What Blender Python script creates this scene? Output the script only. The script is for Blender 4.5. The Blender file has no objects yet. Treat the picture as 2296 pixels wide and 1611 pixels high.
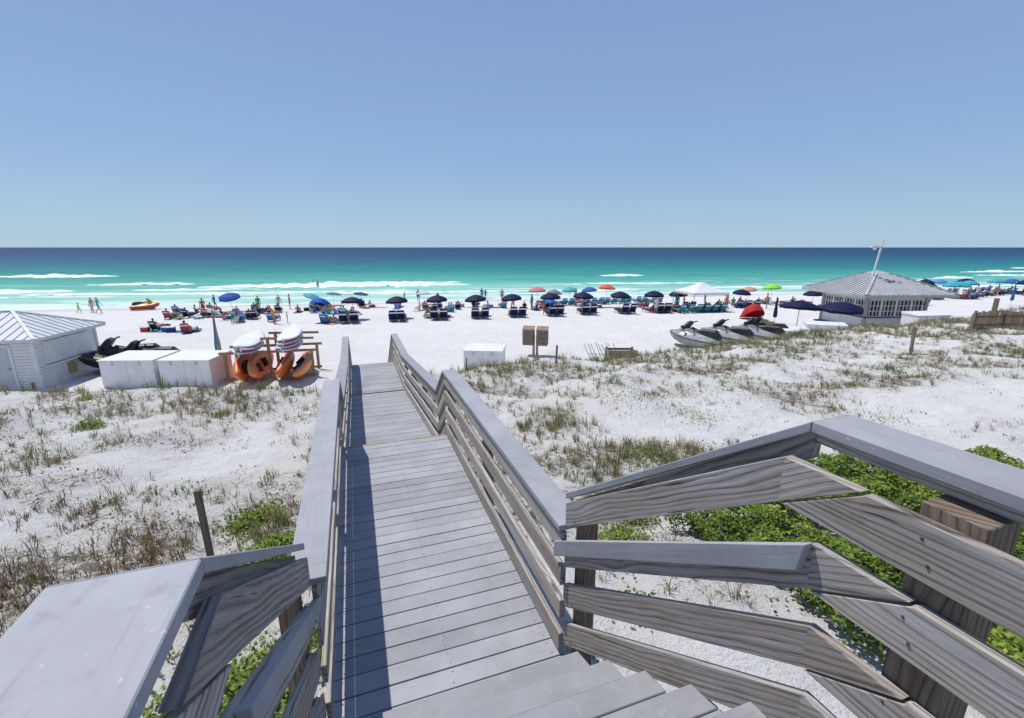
import bpy, bmesh, math, random
import numpy as np
from mathutils import Vector, Matrix, noise
random.seed(7); rng=np.random.default_rng(7)
scene=bpy.context.scene
R=math.radians
# ---------------------------------------------------------------- helpers
def link(o,parent=None):
    scene.collection.objects.link(o)
    if parent: o.parent=parent
    return o
def empty(name,loc=(0,0,0),rz=0,scale=1):
    o=bpy.data.objects.new(name,None); o.location=loc; o.rotation_euler[2]=rz; o.scale=(scale,)*3
    o.empty_display_size=.2
    return link(o)
# ---------------------------------------------------------------- materials
def newmat(name):
    m=bpy.data.materials.new(name); m.use_nodes=True
    nt=m.node_tree; b=nt.nodes['Principled BSDF']
    return m,nt,b
def N(nt,t,**k):
    n=nt.nodes.new(t)
    for a,v in k.items(): setattr(n,a,v)
    return n
def ramp(nt,fac,stops,interp='LINEAR'):
    r=N(nt,'ShaderNodeValToRGB'); r.color_ramp.interpolation=interp
    e=r.color_ramp.elements
    while len(e)<len(stops): e.new(.5)
    for i,(p,c) in enumerate(stops):
        e[i].position=p; e[i].color=(*c,1) if len(c)==3 else c
    nt.links.new(fac,r.inputs[0]); return r.outputs[0]
def mathn(nt,op,a,b=None,c=None,clamp=False):
    n=N(nt,'ShaderNodeMath',operation=op); n.use_clamp=clamp
    for i,v in enumerate((a,b,c)):
        if v is None: continue
        if isinstance(v,(int,float)): n.inputs[i].default_value=v
        else: nt.links.new(v,n.inputs[i])
    return n.outputs[0]
def mix(nt,fac,a,b,mode='MIX'):
    n=N(nt,'ShaderNodeMix',data_type='RGBA',blend_type=mode)
    for s,v in ((0,fac),(6,a),(7,b)):
        if isinstance(v,(int,float)): n.inputs[s].default_value=v
        elif isinstance(v,tuple): n.inputs[s].default_value=(*v,1) if len(v)==3 else v
        else: nt.links.new(v,n.inputs[s])
    return n.outputs[2]
def noise_t(nt,vec,scale,detail=4,rough=.55,dist=0):
    n=N(nt,'ShaderNodeTexNoise'); n.inputs['Scale'].default_value=scale; n.inputs['Detail'].default_value=detail
    n.inputs['Roughness'].default_value=rough; n.inputs['Distortion'].default_value=dist
    if vec is not None: nt.links.new(vec,n.inputs['Vector'])
    return n.outputs[0]
def bump(nt,b,h,strength,dist):
    n=N(nt,'ShaderNodeBump'); n.inputs['Strength'].default_value=strength; n.inputs['Distance'].default_value=dist
    nt.links.new(h,n.inputs['Height']); nt.links.new(n.outputs[0],b.inputs['Normal'])
def simple(name,col,rough=.6,var=.12,scale=6,bmp=.0,metal=0,spec=.5):
    m,nt,b=newmat(name)
    tc=N(nt,'ShaderNodeTexCoord'); n=noise_t(nt,tc.outputs['Object'],scale,5)
    d=tuple(c*(1-var*1.6) for c in col); l=tuple(min(1,c*(1+var)) for c in col)
    nt.links.new(ramp(nt,n,[(.3,d),(.7,l)]),b.inputs['Base Color'])
    b.inputs['Roughness'].default_value=rough; b.inputs['Metallic'].default_value=metal
    b.inputs['Specular IOR Level'].default_value=spec
    if bmp: bump(nt,b,noise_t(nt,tc.outputs['Object'],scale*8,4),bmp,.01)
    return m
def objcol(name,rough=.7,kind='cloth'):
    m,nt,b=newmat(name); oi=N(nt,'ShaderNodeObjectInfo')
    tc=N(nt,'ShaderNodeTexCoord'); n=noise_t(nt,tc.outputs['Object'],7,3)
    v=mathn(nt,'MULTIPLY_ADD',n,.5,.72)
    vc=N(nt,'ShaderNodeCombineColor'); [nt.links.new(v,vc.inputs[i]) for i in range(3)]
    if kind=='skin':
        base=ramp(nt,oi.outputs['Random'],[(0,(.55,.32,.21)),(.4,(.42,.22,.13)),(.8,(.6,.36,.25)),(1,(.2,.1,.06))])
    elif kind=='hair':
        base=ramp(nt,oi.outputs['Random'],[(0,(.03,.02,.012)),(.5,(.1,.05,.02)),(.8,(.4,.27,.12)),(1,(.04,.03,.02))])
    elif kind=='top':
        sk=ramp(nt,oi.outputs['Random'],[(0,(.55,.32,.21)),(.4,(.42,.22,.13)),(.8,(.6,.36,.25)),(1,(.2,.1,.06))])
        base=mix(nt,mathn(nt,'LESS_THAN',oi.outputs['Random'],.45),oi.outputs['Color'],sk)
    else: base=oi.outputs['Color']
    nt.links.new(mix(nt,1.0,base,vc.outputs[0],'MULTIPLY'),b.inputs['Base Color'])
    b.inputs['Roughness'].default_value=rough; b.inputs['Specular IOR Level'].default_value=.2
    return m
def wood_mat(name,dark,light,brown,brown_amt=.5,freq=230.0,wk=.17):
    m,nt,b=newmat(name)
    uv=N(nt,'ShaderNodeUVMap'); uv.uv_map='grain'
    sp=N(nt,'ShaderNodeSeparateXYZ'); nt.links.new(uv.outputs[0],sp.inputs[0])
    u,v=sp.outputs[0],sp.outputs[1]
    def comb(a,b_):
        c=N(nt,'ShaderNodeCombineXYZ'); nt.links.new(a,c.inputs[0]); nt.links.new(b_,c.inputs[1]); return c.outputs[0]
    M=lambda a,k: mathn(nt,'MULTIPLY',a,k)
    kv=comb(M(u,1.2),M(v,4.5))
    vo=N(nt,'ShaderNodeTexVoronoi'); vo.inputs['Scale'].default_value=1.0; vo.inputs['Randomness'].default_value=1; nt.links.new(kv,vo.inputs['Vector'])
    kd=vo.outputs['Distance']
    fall=mathn(nt,'POWER',2.718,M(kd,-6.0))
    warp=noise_t(nt,comb(M(u,.8),M(v,3.5)),1.0,3)
    vv=mathn(nt,'ADD',mathn(nt,'ADD',M(v,1.0),M(fall,.08)),M(warp,.12))
    w=mathn(nt,'SINE',M(vv,freq))
    w=mathn(nt,'POWER',mathn(nt,'MULTIPLY_ADD',w,.5,.5),.4)
    w2=noise_t(nt,comb(M(u,1.4),M(vv,85)),1.0,6,.78)
    fine=noise_t(nt,comb(M(u,6.0),M(v,330)),1.0,4,.75)
    big=noise_t(nt,comb(M(u,1.6),M(v,8)),1.0,4,.6)
    stain=noise_t(nt,comb(M(u,4),M(v,9)),1.0,5,.7)
    g=mathn(nt,'ADD',mathn(nt,'ADD',M(w,wk),M(w2,.66)),M(fine,.34))
    base=ramp(nt,g,[(.44,dark),(.56,tuple((a+c*1.1)/2.1 for a,c in zip(dark,light))),(.72,light)])
    at=N(nt,'ShaderNodeAttribute'); at.attribute_name='tint'
    bm_=mathn(nt,'MULTIPLY',ramp(nt,big,[(.42,(0,0,0)),(.66,(1,1,1))]),brown_amt)
    base=mix(nt,bm_,base,mix(nt,1.0,base,brown,'MULTIPLY'))
    base=mix(nt,mathn(nt,'MULTIPLY',ramp(nt,stain,[(.55,(0,0,0)),(.72,(1,1,1))]),.45),base,mix(nt,1.0,base,(.55,.53,.52),'MULTIPLY'))
    tint=mathn(nt,'MULTIPLY_ADD',at.outputs['Fac'],.45,.78)
    tc=N(nt,'ShaderNodeCombineColor'); [nt.links.new(tint,tc.inputs[i]) for i in range(3)]
    base=mix(nt,1.0,base,tc.outputs[0],'MULTIPLY')
    kn=ramp(nt,kd,[(.05,(1,1,1)),(.13,(0,0,0))])
    base=mix(nt,M(kn,.75),base,(.14,.07,.035))
    cr=noise_t(nt,comb(M(u,1.6),M(vv,60)),1.0,2,.5)
    crm=ramp(nt,cr,[(.29,(1,1,1)),(.32,(0,0,0))])
    base=mix(nt,M(crm,.9),base,(.025,.022,.02))
    nt.links.new(base,b.inputs['Base Color']); b.inputs['Roughness'].default_value=.85; b.inputs['Specular IOR Level'].default_value=.2
    h=mathn(nt,'SUBTRACT',g,M(crm,.6))
    bump(nt,b,h,.8,.004)
    return m
def paint_mat(name,col,worn):
    m,nt,b=newmat(name)
    uv=N(nt,'ShaderNodeUVMap'); uv.uv_map='grain'
    tc=N(nt,'ShaderNodeTexCoord')
    mp=N(nt,'ShaderNodeMapping'); mp.inputs['Scale'].default_value=(3,45,1); nt.links.new(uv.outputs[0],mp.inputs[0])
    st=noise_t(nt,mp.outputs[0],1,5,.65)
    bl=noise_t(nt,tc.outputs['Object'],1.7,6,.65); sp=noise_t(nt,tc.outputs['Object'],55,3,.6); sp2=noise_t(nt,tc.outputs['Object'],9,5,.7)
    c=ramp(nt,bl,[(.3,tuple(x*.80 for x in col)),(.7,tuple(x*1.12 for x in col))])
    at=N(nt,'ShaderNodeAttribute'); at.attribute_name='tint'
    tint=mathn(nt,'MULTIPLY_ADD',at.outputs['Fac'],.24,.88)
    t2=N(nt,'ShaderNodeCombineColor'); [nt.links.new(tint,t2.inputs[i]) for i in range(3)]
    c=mix(nt,1.0,c,t2.outputs[0],'MULTIPLY')
    c=mix(nt,mathn(nt,'MULTIPLY',ramp(nt,st,[(.55,(0,0,0)),(.72,(1,1,1))]),.45),c,worn)
    c=mix(nt,mathn(nt,'MULTIPLY',ramp(nt,sp2,[(.58,(0,0,0)),(.72,(1,1,1))]),.35),c,tuple(x*1.35 for x in col))
    c=mix(nt,mathn(nt,'MULTIPLY',ramp(nt,sp2,[(.28,(1,1,1)),(.4,(0,0,0))]),.35),c,tuple(x*.5 for x in col))
    c=mix(nt,mathn(nt,'MULTIPLY',ramp(nt,sp,[(.68,(0,0,0)),(.74,(1,1,1))]),.6),c,(.6,.58,.55))
    nt.links.new(c,b.inputs['Base Color']); b.inputs['Roughness'].default_value=.65; b.inputs['Specular IOR Level'].default_value=.3
    bump(nt,b,st,.4,.003)
    return m
M_WOOD=wood_mat('weathered_wood',(.085,.078,.073),(.50,.47,.44),(.82,.66,.51),.6)
M_POST=wood_mat('weathered_post_wood',(.05,.041,.034),(.30,.24,.19),(.8,.62,.45),.7)
M_PAINT=paint_mat('grey_deck_paint',(.325,.33,.355),(.21,.205,.205))
M_WHITE=simple('white_paint',(.72,.72,.71),.5,.07,2,.1)
M_WHITE2=simple('white_plastic',(.74,.74,.73),.45,.06,2)
M_GREYWH=simple('grey_white_paint',(.52,.54,.57),.6,.06,3)
M_METALROOF=simple('white_metal_roof',(.62,.63,.64),.4,.05,1.5)
M_METALROOF2=simple('grey_metal_roof',(.43,.44,.44),.5,.1,1.5)
M_BLACK=simple('black_cover',(.02,.02,.022),.5,.3,4,.3)
M_DARKGLASS=simple('dark_window',(.02,.022,.028),.15,.1,2)
M_NAVYP=simple('navy_paint',(.02,.05,.14),.6,.1,4)
M_GREY=simple('silver_gelcoat',(.27,.28,.29),.3,.2,3)
M_YEL=simple('yellow_plastic',(.8,.5,.08),.4,.1,5)
M_RED=simple('red_plastic',(.6,.06,.03),.4,.1,5)
M_ORANGE=simple('orange_plastic',(.72,.17,.035),.4,.12,3)
M_ORANGE2=simple('faded_orange_plastic',(.76,.26,.08),.45,.12,3)
M_MAROON=simple('maroon_stripe',(.3,.03,.05),.4,.1,5)
M_TIMBER=simple('treated_timber',(.42,.28,.14),.8,.25,9,.3)
M_TIMBERG=simple('old_timber',(.27,.2,.14),.85,.25,9,.3)
M_POLE=simple('white_pole',(.7,.7,.7),.4,.03,4)
M_CHF=simple('dark_chair_frame',(.12,.11,.11),.6,.2,6)
M_NAIL=simple('rusty_nail',(.06,.035,.025),.7,.2,6)
M_CLOTH=objcol('coloured_canvas'); M_SKIN=objcol('skin',.55,'skin'); M_HAIR=objcol('hair',.6,'hair'); M_TOP=objcol('swim_top',.8,'top')
M_EYE=simple('dark_eye',(.03,.02,.02),.3,.1,5)
# ---------------------------------------------------------------- mesh builder
class MB:
    def __init__(s): s.v=[];s.f=[];s.m=[];s.d=[];s.t=[]
    def poly(s,verts,faces,mat=0,L=(1,0,0)):
        o=len(s.v); s.v+=[tuple(x) for x in verts]; off=(random.random()*40,random.random()*40); t=random.random()
        for f in faces:
            s.f.append([o+i for i in f]); s.m.append(mat); s.d.append((L,off)); s.t.append(t)
    def prism(s,A,B,mat=0,L=(1,0,0)):
        n=len(A); fs=[list(range(n)),[n+i for i in range(n)][::-1]]
        for i in range(n): j=(i+1)%n; fs.append([i,n+i,n+j,j])
        s.poly(list(A)+list(B),fs,mat,L)
    def box(s,c,h,mat=0,ax=None,L=None):
        c=Vector(c); ax=ax or (Vector((1,0,0)),Vector((0,1,0)),Vector((0,0,1)))
        vs=[c+ax[0]*(h[0]*i)+ax[1]*(h[1]*j)+ax[2]*(h[2]*k) for k in(-1,1) for j in(-1,1) for i in(-1,1)]
        k=max(range(3),key=lambda i:h[i])
        s.poly(vs,[(0,2,3,1),(4,5,7,6),(0,1,5,4),(1,3,7,5),(3,2,6,7),(2,0,4,6)],mat,tuple(L or ax[k]))
    def beam(s,a,b,w,h,mat=0,up=(0,0,1)):
        a=Vector(a);b=Vector(b);l=(b-a); ln=l.length; l.normalize(); up=Vector(up)
        if abs(l.dot(up))>.98: up=Vector((1,0,0))
        sd=l.cross(up).normalized(); t=sd.cross(l)
        s.box((a+b)/2,(ln/2,w/2,h/2),mat,(l,sd,t),l)
    def tube(s,a,b,r0,r1=None,mat=0,n=8):
        r1=r0 if r1 is None else r1
        a=Vector(a);b=Vector(b);l=(b-a).normalized(); u=l.orthogonal().normalized(); w=l.cross(u)
        A=[a+(u*math.cos(2*math.pi*i/n)+w*math.sin(2*math.pi*i/n))*r0 for i in range(n)]
        B=[b+(u*math.cos(2*math.pi*i/n)+w*math.sin(2*math.pi*i/n))*r1 for i in range(n)]
        s.prism(A,B,mat,l)
    def loft(s,rings,mats=None,L=(0,1,0),closed=True):
        n=len(rings[0]); vs=[p for r in rings for p in r]
        o=len(s.v); s.v+=[tuple(p) for p in vs]; t=random.random(); off=(random.random()*9,random.random()*9)
        for ri in range(len(rings)-1):
            for i in range(n if closed else n-1):
                j=(i+1)%n
                s.f.append([o+ri*n+i,o+ri*n+j,o+(ri+1)*n+j,o+(ri+1)*n+i]); s.m.append(mats[i] if mats else 0); s.d.append((L,off)); s.t.append(t)
        if closed:
            s.f.append([o+i for i in range(n)][::-1]); s.m.append(mats[0] if mats else 0); s.d.append((L,off)); s.t.append(t)
            s.f.append([o+(len(rings)-1)*n+i for i in range(n)]); s.m.append(mats[0] if mats else 0); s.d.append((L,off)); s.t.append(t)
    def mesh(s,name,mats,smooth=False):
        me=bpy.data.meshes.new(name); me.from_pydata(s.v,[],s.f); 
        for m in mats: me.materials.append(m)
        bm=bmesh.new(); bm.from_mesh(me); bmesh.ops.recalc_face_normals(bm,faces=bm.faces); bm.to_mesh(me); bm.free()
        me.polygons.foreach_set('material_index',s.m)
        if smooth: me.polygons.foreach_set('use_smooth',[True]*len(s.f))
        uv=me.uv_layers.new(name='grain'); at=me.attributes.new('tint','FLOAT','FACE'); at.data.foreach_set('value',s.t)
        for p in me.polygons:
            L,off=s.d[p.index]; L=Vector(L).normalized(); V=p.normal.cross(L)
            if V.length<.3: V=L.orthogonal(); L2=p.normal.cross(V)
            else: L2=L
            V.normalize()
            for li in p.loop_indices:
                co=me.vertices[me.loops[li].vertex_index].co
                uv.data[li].uv=(co.dot(L2)+off[0],co.dot(V)+off[1])
        me.update(); return me
    def obj(s,name,mats,parent=None,smooth=False,bev=0,loc=None,rz=0,col=None):
        o=bpy.data.objects.new(name,s.mesh(name,mats,smooth)); link(o,parent)
        if bev:
            b=o.modifiers.new('bev','BEVEL'); b.width=bev; b.segments=1; b.limit_method='ANGLE'; b.angle_limit=R(40)
        if loc is not None: o.location=loc
        o.rotation_euler[2]=rz
        if col: o.color=(*col,1)
        return o
# ---------------------------------------------------------------- terrain
def sstep(a,b,x):
    t=min(1,max(0,(x-a)/(b-a))); return t*t*(3-2*t)
def crest(x):
    if x<-6: return 12.8
    if x<0: return 12.8+(x+6)*.6
    return min(16.4+.46*x,34)
def base_h(x,y):
    q=y-.2*x
    zb=-3.25-max(0,q-20)*.025
    if q>66: zb-=(q-66)*.02
    zb=max(zb,-14)
    yy=max(-2,min(y,30))
    zd=-.92-.045*yy+.28*sstep(7,16,x)
    zd+=(.22*noise.noise(Vector((x*.16,y*.16,3)))+.24*noise.noise(Vector((x*.42,y*.42,8))))*sstep(-3,6,y)
    c=crest(x)+1.0*noise.noise(Vector((x*.22,1.3,0)))
    k=sstep(c,c+3.6,y)
    return zd*(1-k)+zb*k,k
def g(x,y,fine=True):
    z,k=base_h(x,y)
    if fine and abs(x)<45 and -3<y<66:
        z+=(.10*noise.noise(Vector((x*1.1,y*1.1,0)))+.045*noise.noise(Vector((x*3.2,y*3.2,5))))*(1-.6*k)
    return z
def path_d(x,y):
    if x<1.5: return 9
    return abs(y-(8.9+.2*x+.5*math.sin(x*.6)))/(1+.04*x)
def litter(x,y):
    c=crest(x); 
    if y>c+2.8 or y<-8: return 0
    n=noise.noise(Vector((x*.30,y*.55,9)))*.85+noise.noise(Vector((x*1.1,y*1.3,4)))*.7+.48
    s=-.328*x+.9447*y; p=.9447*x+.328*y
    if 1.2<p<2.8 and 5.4<s<13: n+=.4
    if -2.0<p<-.4 and 5<s<12: n+=.35
    if x<-2: n-=.06
    if 1.0<p and s<5.0 and x<4.5: n-=.5
    n+=.25*sstep(c-3.5,c,y)
    pd=path_d(x,y)
    if pd<1.3: n*=sstep(.55,1.3,pd)
    if x>5.5 and y<9.6: n*=.35
    n*=1-sstep(c+1,c+2.8,y)
    return max(0,min(1,n))
def coords(lo,hi,f0,f1,st,far):
    a=list(np.arange(f0,f1+1e-6,st)); 
    x=f1; d=st
    while x<hi: d*=1.25 if d<far else 1.6; x+=d; a.append(x)
    x=f0; d=st
    while x>lo: d*=1.25 if d<far else 1.6; x-=d; a.insert(0,x)
    return a
xs=coords(-7000,7000,-26,40,.16,8); ys=coords(-7000,3000,0,34,.14,8)
vs=[];ls=[]
for y in ys:
    for x in xs:
        vs.append((x,y,g(x,y))); ls.append(litter(x,y) if -35<x<60 and y<40 else 0)
nx=len(xs); fs=[(j*nx+i,j*nx+i+1,(j+1)*nx+i+1,(j+1)*nx+i) for j in range(len(ys)-1) for i in range(nx-1)]
me=bpy.data.meshes.new('sand_ground'); me.from_pydata(vs,[],fs); me.polygons.foreach_set('use_smooth',[True]*len(fs))
a=me.attributes.new('litter','FLOAT','POINT'); a.data.foreach_set('value',ls)
m,nt,b=newmat('white_sand')
geo=N(nt,'ShaderNodeNewGeometry'); P=geo.outputs['Position']
at=N(nt,'ShaderNodeAttribute'); at.attribute_name='litter'
big=noise_t(nt,P,.35,4,.6); med=noise_t(nt,P,3,6,.7); fin=noise_t(nt,P,34,4,.75); spk=noise_t(nt,P,13,5,.8,.6)
c=ramp(nt,big,[(.3,(.665,.65,.63)),(.7,(.735,.725,.71))])
c=mix(nt,mathn(nt,'MULTIPLY',ramp(nt,med,[(.35,(1,1,1)),(.55,(0,0,0))]),.35),c,(.54,.505,.46))
lm=mathn(nt,'MULTIPLY',at.outputs['Fac'],ramp(nt,med,[(.36,(.1,.1,.1)),(.6,(1,1,1))]))
thr=mathn(nt,'GREATER_THAN',mathn(nt,'ADD',mathn(nt,'MULTIPLY',spk,1.0),mathn(nt,'MULTIPLY',lm,.27)),.685)
c=mix(nt,mathn(nt,'MULTIPLY',lm,.55),c,(.35,.30,.225))
c=mix(nt,mathn(nt,'MULTIPLY',thr,.8),c,(.15,.12,.08))
sx=N(nt,'ShaderNodeSeparateXYZ'); nt.links.new(P,sx.inputs[0])
q=mathn(nt,'SUBTRACT',sx.outputs[1],mathn(nt,'MULTIPLY',sx.outputs[0],.2))
wet=ramp(nt,mathn(nt,'DIVIDE',q,100),[(.595,(0,0,0)),(.635,(1,1,1))])
c=mix(nt,mathn(nt,'MULTIPLY',wet,.6),c,(.42,.38,.32))
nt.links.new(c,b.inputs['Base Color']); b.inputs['Roughness'].default_value=.95; b.inputs['Specular IOR Level'].default_value=.1
hh=mathn(nt,'ADD',mathn(nt,'MULTIPLY',med,1.2),mathn(nt,'MULTIPLY',fin,.35))
bump(nt,b,hh,1.0,.11)
me.materials.append(m); link(bpy.data.objects.new('sand_ground',me))
# ---------------------------------------------------------------- sea
SEA=-4.33
me=bpy.data.meshes.new('sea'); me.from_pydata([(-16000,20,SEA),(16000,20,SEA),(16000,16000,SEA),(-16000,16000,SEA)],[],[(0,1,2,3)])
m,nt,b=newmat('sea_water'); geo=N(nt,'ShaderNodeNewGeometry'); P=geo.outputs['Position']
sx=N(nt,'ShaderNodeSeparateXYZ'); nt.links.new(P,sx.inputs[0])
q=mathn(nt,'SUBTRACT',sx.outputs[1],mathn(nt,'MULTIPLY',sx.outputs[0],.12))
mp=N(nt,'ShaderNodeMapping'); mp.inputs['Scale'].default_value=(.012,.05,1); nt.links.new(P,mp.inputs[0])
wn=noise_t(nt,mp.outputs[0],1,5,.6)
q2=mathn(nt,'ADD',q,mathn(nt,'MULTIPLY_ADD',wn,60,-30))
d=mathn(nt,'MAXIMUM',mathn(nt,'SUBTRACT',q2,64),0)
fac=mathn(nt,'DIVIDE',d,mathn(nt,'ADD',d,60))
c=ramp(nt,fac,[(0,(.40,.63,.51)),(.17,(.27,.56,.44)),(.37,(.095,.40,.31)),(.57,(.018,.23,.21)),(.70,(.008,.14,.18)),(.84,(.007,.065,.14)),(.95,(.005,.035,.095))])
mp2=N(nt,'ShaderNodeMapping'); mp2.inputs['Scale'].default_value=(.05,.22,1); mp2.inputs['Rotation'].default_value=(0,0,R(-8)); nt.links.new(P,mp2.inputs[0])
w2=noise_t(nt,mp2.outputs[0],1,7,.7)
c=mix(nt,mathn(nt,'MULTIPLY',ramp(nt,w2,[(.42,(1,1,1)),(.56,(0,0,0))]),.55),c,mix(nt,1.0,c,(.48,.66,.72),'MULTIPLY'))
qs=mathn(nt,'SUBTRACT',sx.outputs[1],mathn(nt,'MULTIPLY',sx.outputs[0],.2))
mp3=N(nt,'ShaderNodeMapping'); mp3.inputs['Scale'].default_value=(.07,.3,1); nt.links.new(P,mp3.inputs[0])
fn=noise_t(nt,mp3.outputs[0],1,7,.72,.4)
near=ramp(nt,mathn(nt,'DIVIDE',mathn(nt,'SUBTRACT',qs,60),45),[(.06,(1,1,1)),(.16,(.55,.55,.55)),(.6,(.38,.38,.38)),(1,(0,0,0))])
fsum=mathn(nt,'ADD',fn,mathn(nt,'MULTIPLY',near,.36))
fm=ramp(nt,fsum,[(.68,(0,0,0)),(.74,(1,1,1))])
mp5=N(nt,'ShaderNodeMapping'); mp5.inputs['Scale'].default_value=(.03,.16,1); mp5.inputs['Location'].default_value=(7,3,0); nt.links.new(P,mp5.inputs[0])
cap=ramp(nt,noise_t(nt,mp5.outputs[0],1,6,.75,.3),[(.68,(0,0,0)),(.71,(1,1,1))])
c=mix(nt,mathn(nt,'MULTIPLY',fm,.75),c,(.75,.8,.78))
c=mix(nt,mathn(nt,'MULTIPLY',cap,.6),c,(.7,.78,.78))
nt.links.new(c,b.inputs['Base Color']); b.inputs['Roughness'].default_value=.45; b.inputs['Specular IOR Level'].default_value=.10
mp4=N(nt,'ShaderNodeMapping'); mp4.inputs['Scale'].default_value=(.35,1.1,1); nt.links.new(P,mp4.inputs[0])
bump(nt,b,noise_t(nt,mp4.outputs[0],1,6,.65),.7,.5)
me.materials.append(m); link(bpy.data.objects.new('sea',me))
mf,nt,b=newmat('wave_foam'); tc=N(nt,'ShaderNodeTexCoord')
nt.links.new(ramp(nt,noise_t(nt,tc.outputs['Object'],1.2,6,.7),[(.35,(.35,.62,.55)),(.5,(.8,.84,.83))]),b.inputs['Base Color']); b.inputs['Roughness'].default_value=.9
def breaker(x0,x1,y,h=.45,w=3.0):
    mb=[];fa=[];n=max(8,int((x1-x0)/.8)); prof=[(-1,0),(-.55,.45),(-.2,.95),(.05,1),(.4,.5),(1,0)]
    for i in range(n+1):
        t=i/n; x=x0+(x1-x0)*t; e=math.sin(math.pi*min(1,max(0,t)))**.5
        e*=.45+.9*abs(noise.noise(Vector((x*.13,y,1))))+.45*noise.noise(Vector((x*.6,y,1)))
        e=max(.02,e)
        yy=y+.12*(x-x0)+1.6*noise.noise(Vector((x*.08,y,0)))
        for a_,b_ in prof:
            jw=1+.9*noise.noise(Vector((x*.7,a_*3,y)))
            mb.append((x,yy+a_*w*.5*(e+.05)*jw*1.3,SEA-.02+h*b_*e))
    k=len(prof)
    for i in range(n):
        for j in range(k-1): fa.append((i*k+j,(i+1)*k+j,(i+1)*k+j+1,i*k+j+1))
    me=bpy.data.meshes.new('breaking_wave'); me.from_pydata(mb,[],fa); me.polygons.foreach_set('use_smooth',[True]*len(fa)); me.materials.append(mf)
    link(bpy.data.objects.new('breaking_wave',me))
for a_ in [(-126,-98,112,.8,8),(-100,-72,72,.7,6),(-82,-62,88,.5,4),(-57,-8,84,.9,9),(-40,-10,92,.4,3),(-64,-46,77,.4,3.5),(22,34,117,.7,6),(172,195,160,.8,7),(98,110,108,.6,5),(118,150,118,.6,4),(-75,-40,69,.35,3),(-30,-2,72,.3,3),(4,22,76,.3,2.5),(30,60,82,.35,3),(60,85,92,.4,3.5),(130,160,135,.6,5),(-90,-70,64,.3,2.5),(-52,-22,71,.3,2.6),(75,100,84,.3,3),(10,40,90,.35,3),(150,175,130,.5,4),(200,230,150,.6,5)]: breaker(*a_)
# ---------------------------------------------------------------- boardwalk frame
SN,CS=math.sin(R(19.15)),math.cos(R(19.15))
def W(s,p,z): return Vector((p*CS-s*SN,p*SN+s*CS,z))
D=Vector((-SN,CS,0)); RT=Vector((CS,SN,0)); UP=Vector((0,0,1))
prof=[(2.3,0),(6.27,0),(6.95,-.5),(12.5,-1.17),(15.85,-1.17),(19.4,-3.3)]
def dz(s):
    for (a,za),(b_,zb) in zip(prof,prof[1:]):
        if a<=s<=b_: return za+(zb-za)*(s-a)/(b_-a)
    return prof[-1][1]
bw=empty('boardwalk')
mb=MB()
def plank(s,z,slope=0,p0=-.345,p1=1.185,wd=.139,mat=0):
    l=Vector((D.x,D.y,slope)).normalized()
    jit=random.uniform(-.006,.006)
    c=W(s,(p0+p1)/2+jit,z-.019+random.uniform(-.002,.002))
    r2=(RT+UP*random.uniform(-.0012,.0012)+D*random.uniform(-.001,.001)).normalized()
    mb.box(c,(wd/2,(p1-p0)/2,.019),mat,(l,r2,l.cross(r2)*-1),RT)
s=2.3+.07-.1475*2
while s<6.27: plank(s,0); s+=.1475
s=7.0
while s<12.45: plank(s,dz(s),-.67/5.55); s+=.1475
s=12.56
while s<15.85: plank(s,-1.17); s+=.1475
mb.box(W(6.29,.42,-.02),(.012,.77,.024),1,(D,RT,UP)); mb.box(W(12.47,.42,-1.175),(.015,.76,.024),1,(D,RT,UP))
for k in range(1,3):
    for j in range(2): plank(6.30+.3*(k-1)+.085+.15*j,-.167*k)
for p in (-.25,.42,1.1):
    for (a,za),(b_,zb) in zip(prof[:4],prof[1:5]):
        mb.beam(W(a+.03,p,za-.16),W(b_-.03,p,zb-.16),.045,.22,2)
s=2.3+.07-.1475*2
while s<6.27:
    for p in (-.25,.42,1.1):
        for o_ in (-.04,.04): mb.box(W(s+o_,p+random.uniform(-.006,.006),.0012),(.004,.004,.002),3,(D,RT,UP))
    s+=.1475
for i in range(12):
    z=-1.17-.1775*(i+1); 
    for j in range(2): plank(15.9+.295*i+.07+.145*j,z)
for p in (-.3,1.13): mb.beam(W(15.9,p,-1.42),W(19.4,p,-3.5),.045,.22,2)
mb.obj('deck_planks',[M_PAINT,M_TIMBER,M_POST,M_NAIL],bw,bev=.004)
# ---------------------------------------------------------------- railing
def sz_board(mb,poly,p0,th,mat=0,pf=None):
    f=pf or (lambda s:0)
    A=[W(s,p0+f(s),z) for s,z in poly]; B=[W(s,p0+f(s)+th,z) for s,z in poly]
    L=(A[1]-A[0]).normalized()
    mb.prism(A,B,mat,L)
def slope_board(mb,s0,zf,s1,zl,hb,tip,th,pf):
    poly=[(s0,zf-hb),(s1,zl-hb),(tip,zl-.001),(s1,zl),(s0,zf)]
    A=[W(s,pf(s),z) for s,z in poly]; B=[W(s,pf(s)+th,z) for s,z in poly]
    F=[(0,1,3,4),(1,2,3),(9,8,6,5),(8,7,6),(0,5,6,1),(1,6,7,2),(2,7,8,3),(3,8,9,4),(4,9,5,0)]
    mb.poly(A+B,F,0,(A[1]-A[0]).normalized())
def seg_rail(mb,s0,z0,s1,z1,h,hh,p,th,mat=0):
    sz_board(mb,[(s0+.002,z0+h-hh),(s1-.002,z1+h-hh),(s1-.002,z1+h),(s0+.002,z0+h)],p,th,mat)
def post(mb,s,p,zt,w=.095,mat=1):
    P0=W(s,p,0); zb=g(P0.x,P0.y,False)-.25
    mb.box(W(s,p,(zt+zb)/2),(w/2,w/2,(zt-zb)/2),mat,(D,RT,UP),UP)
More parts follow.
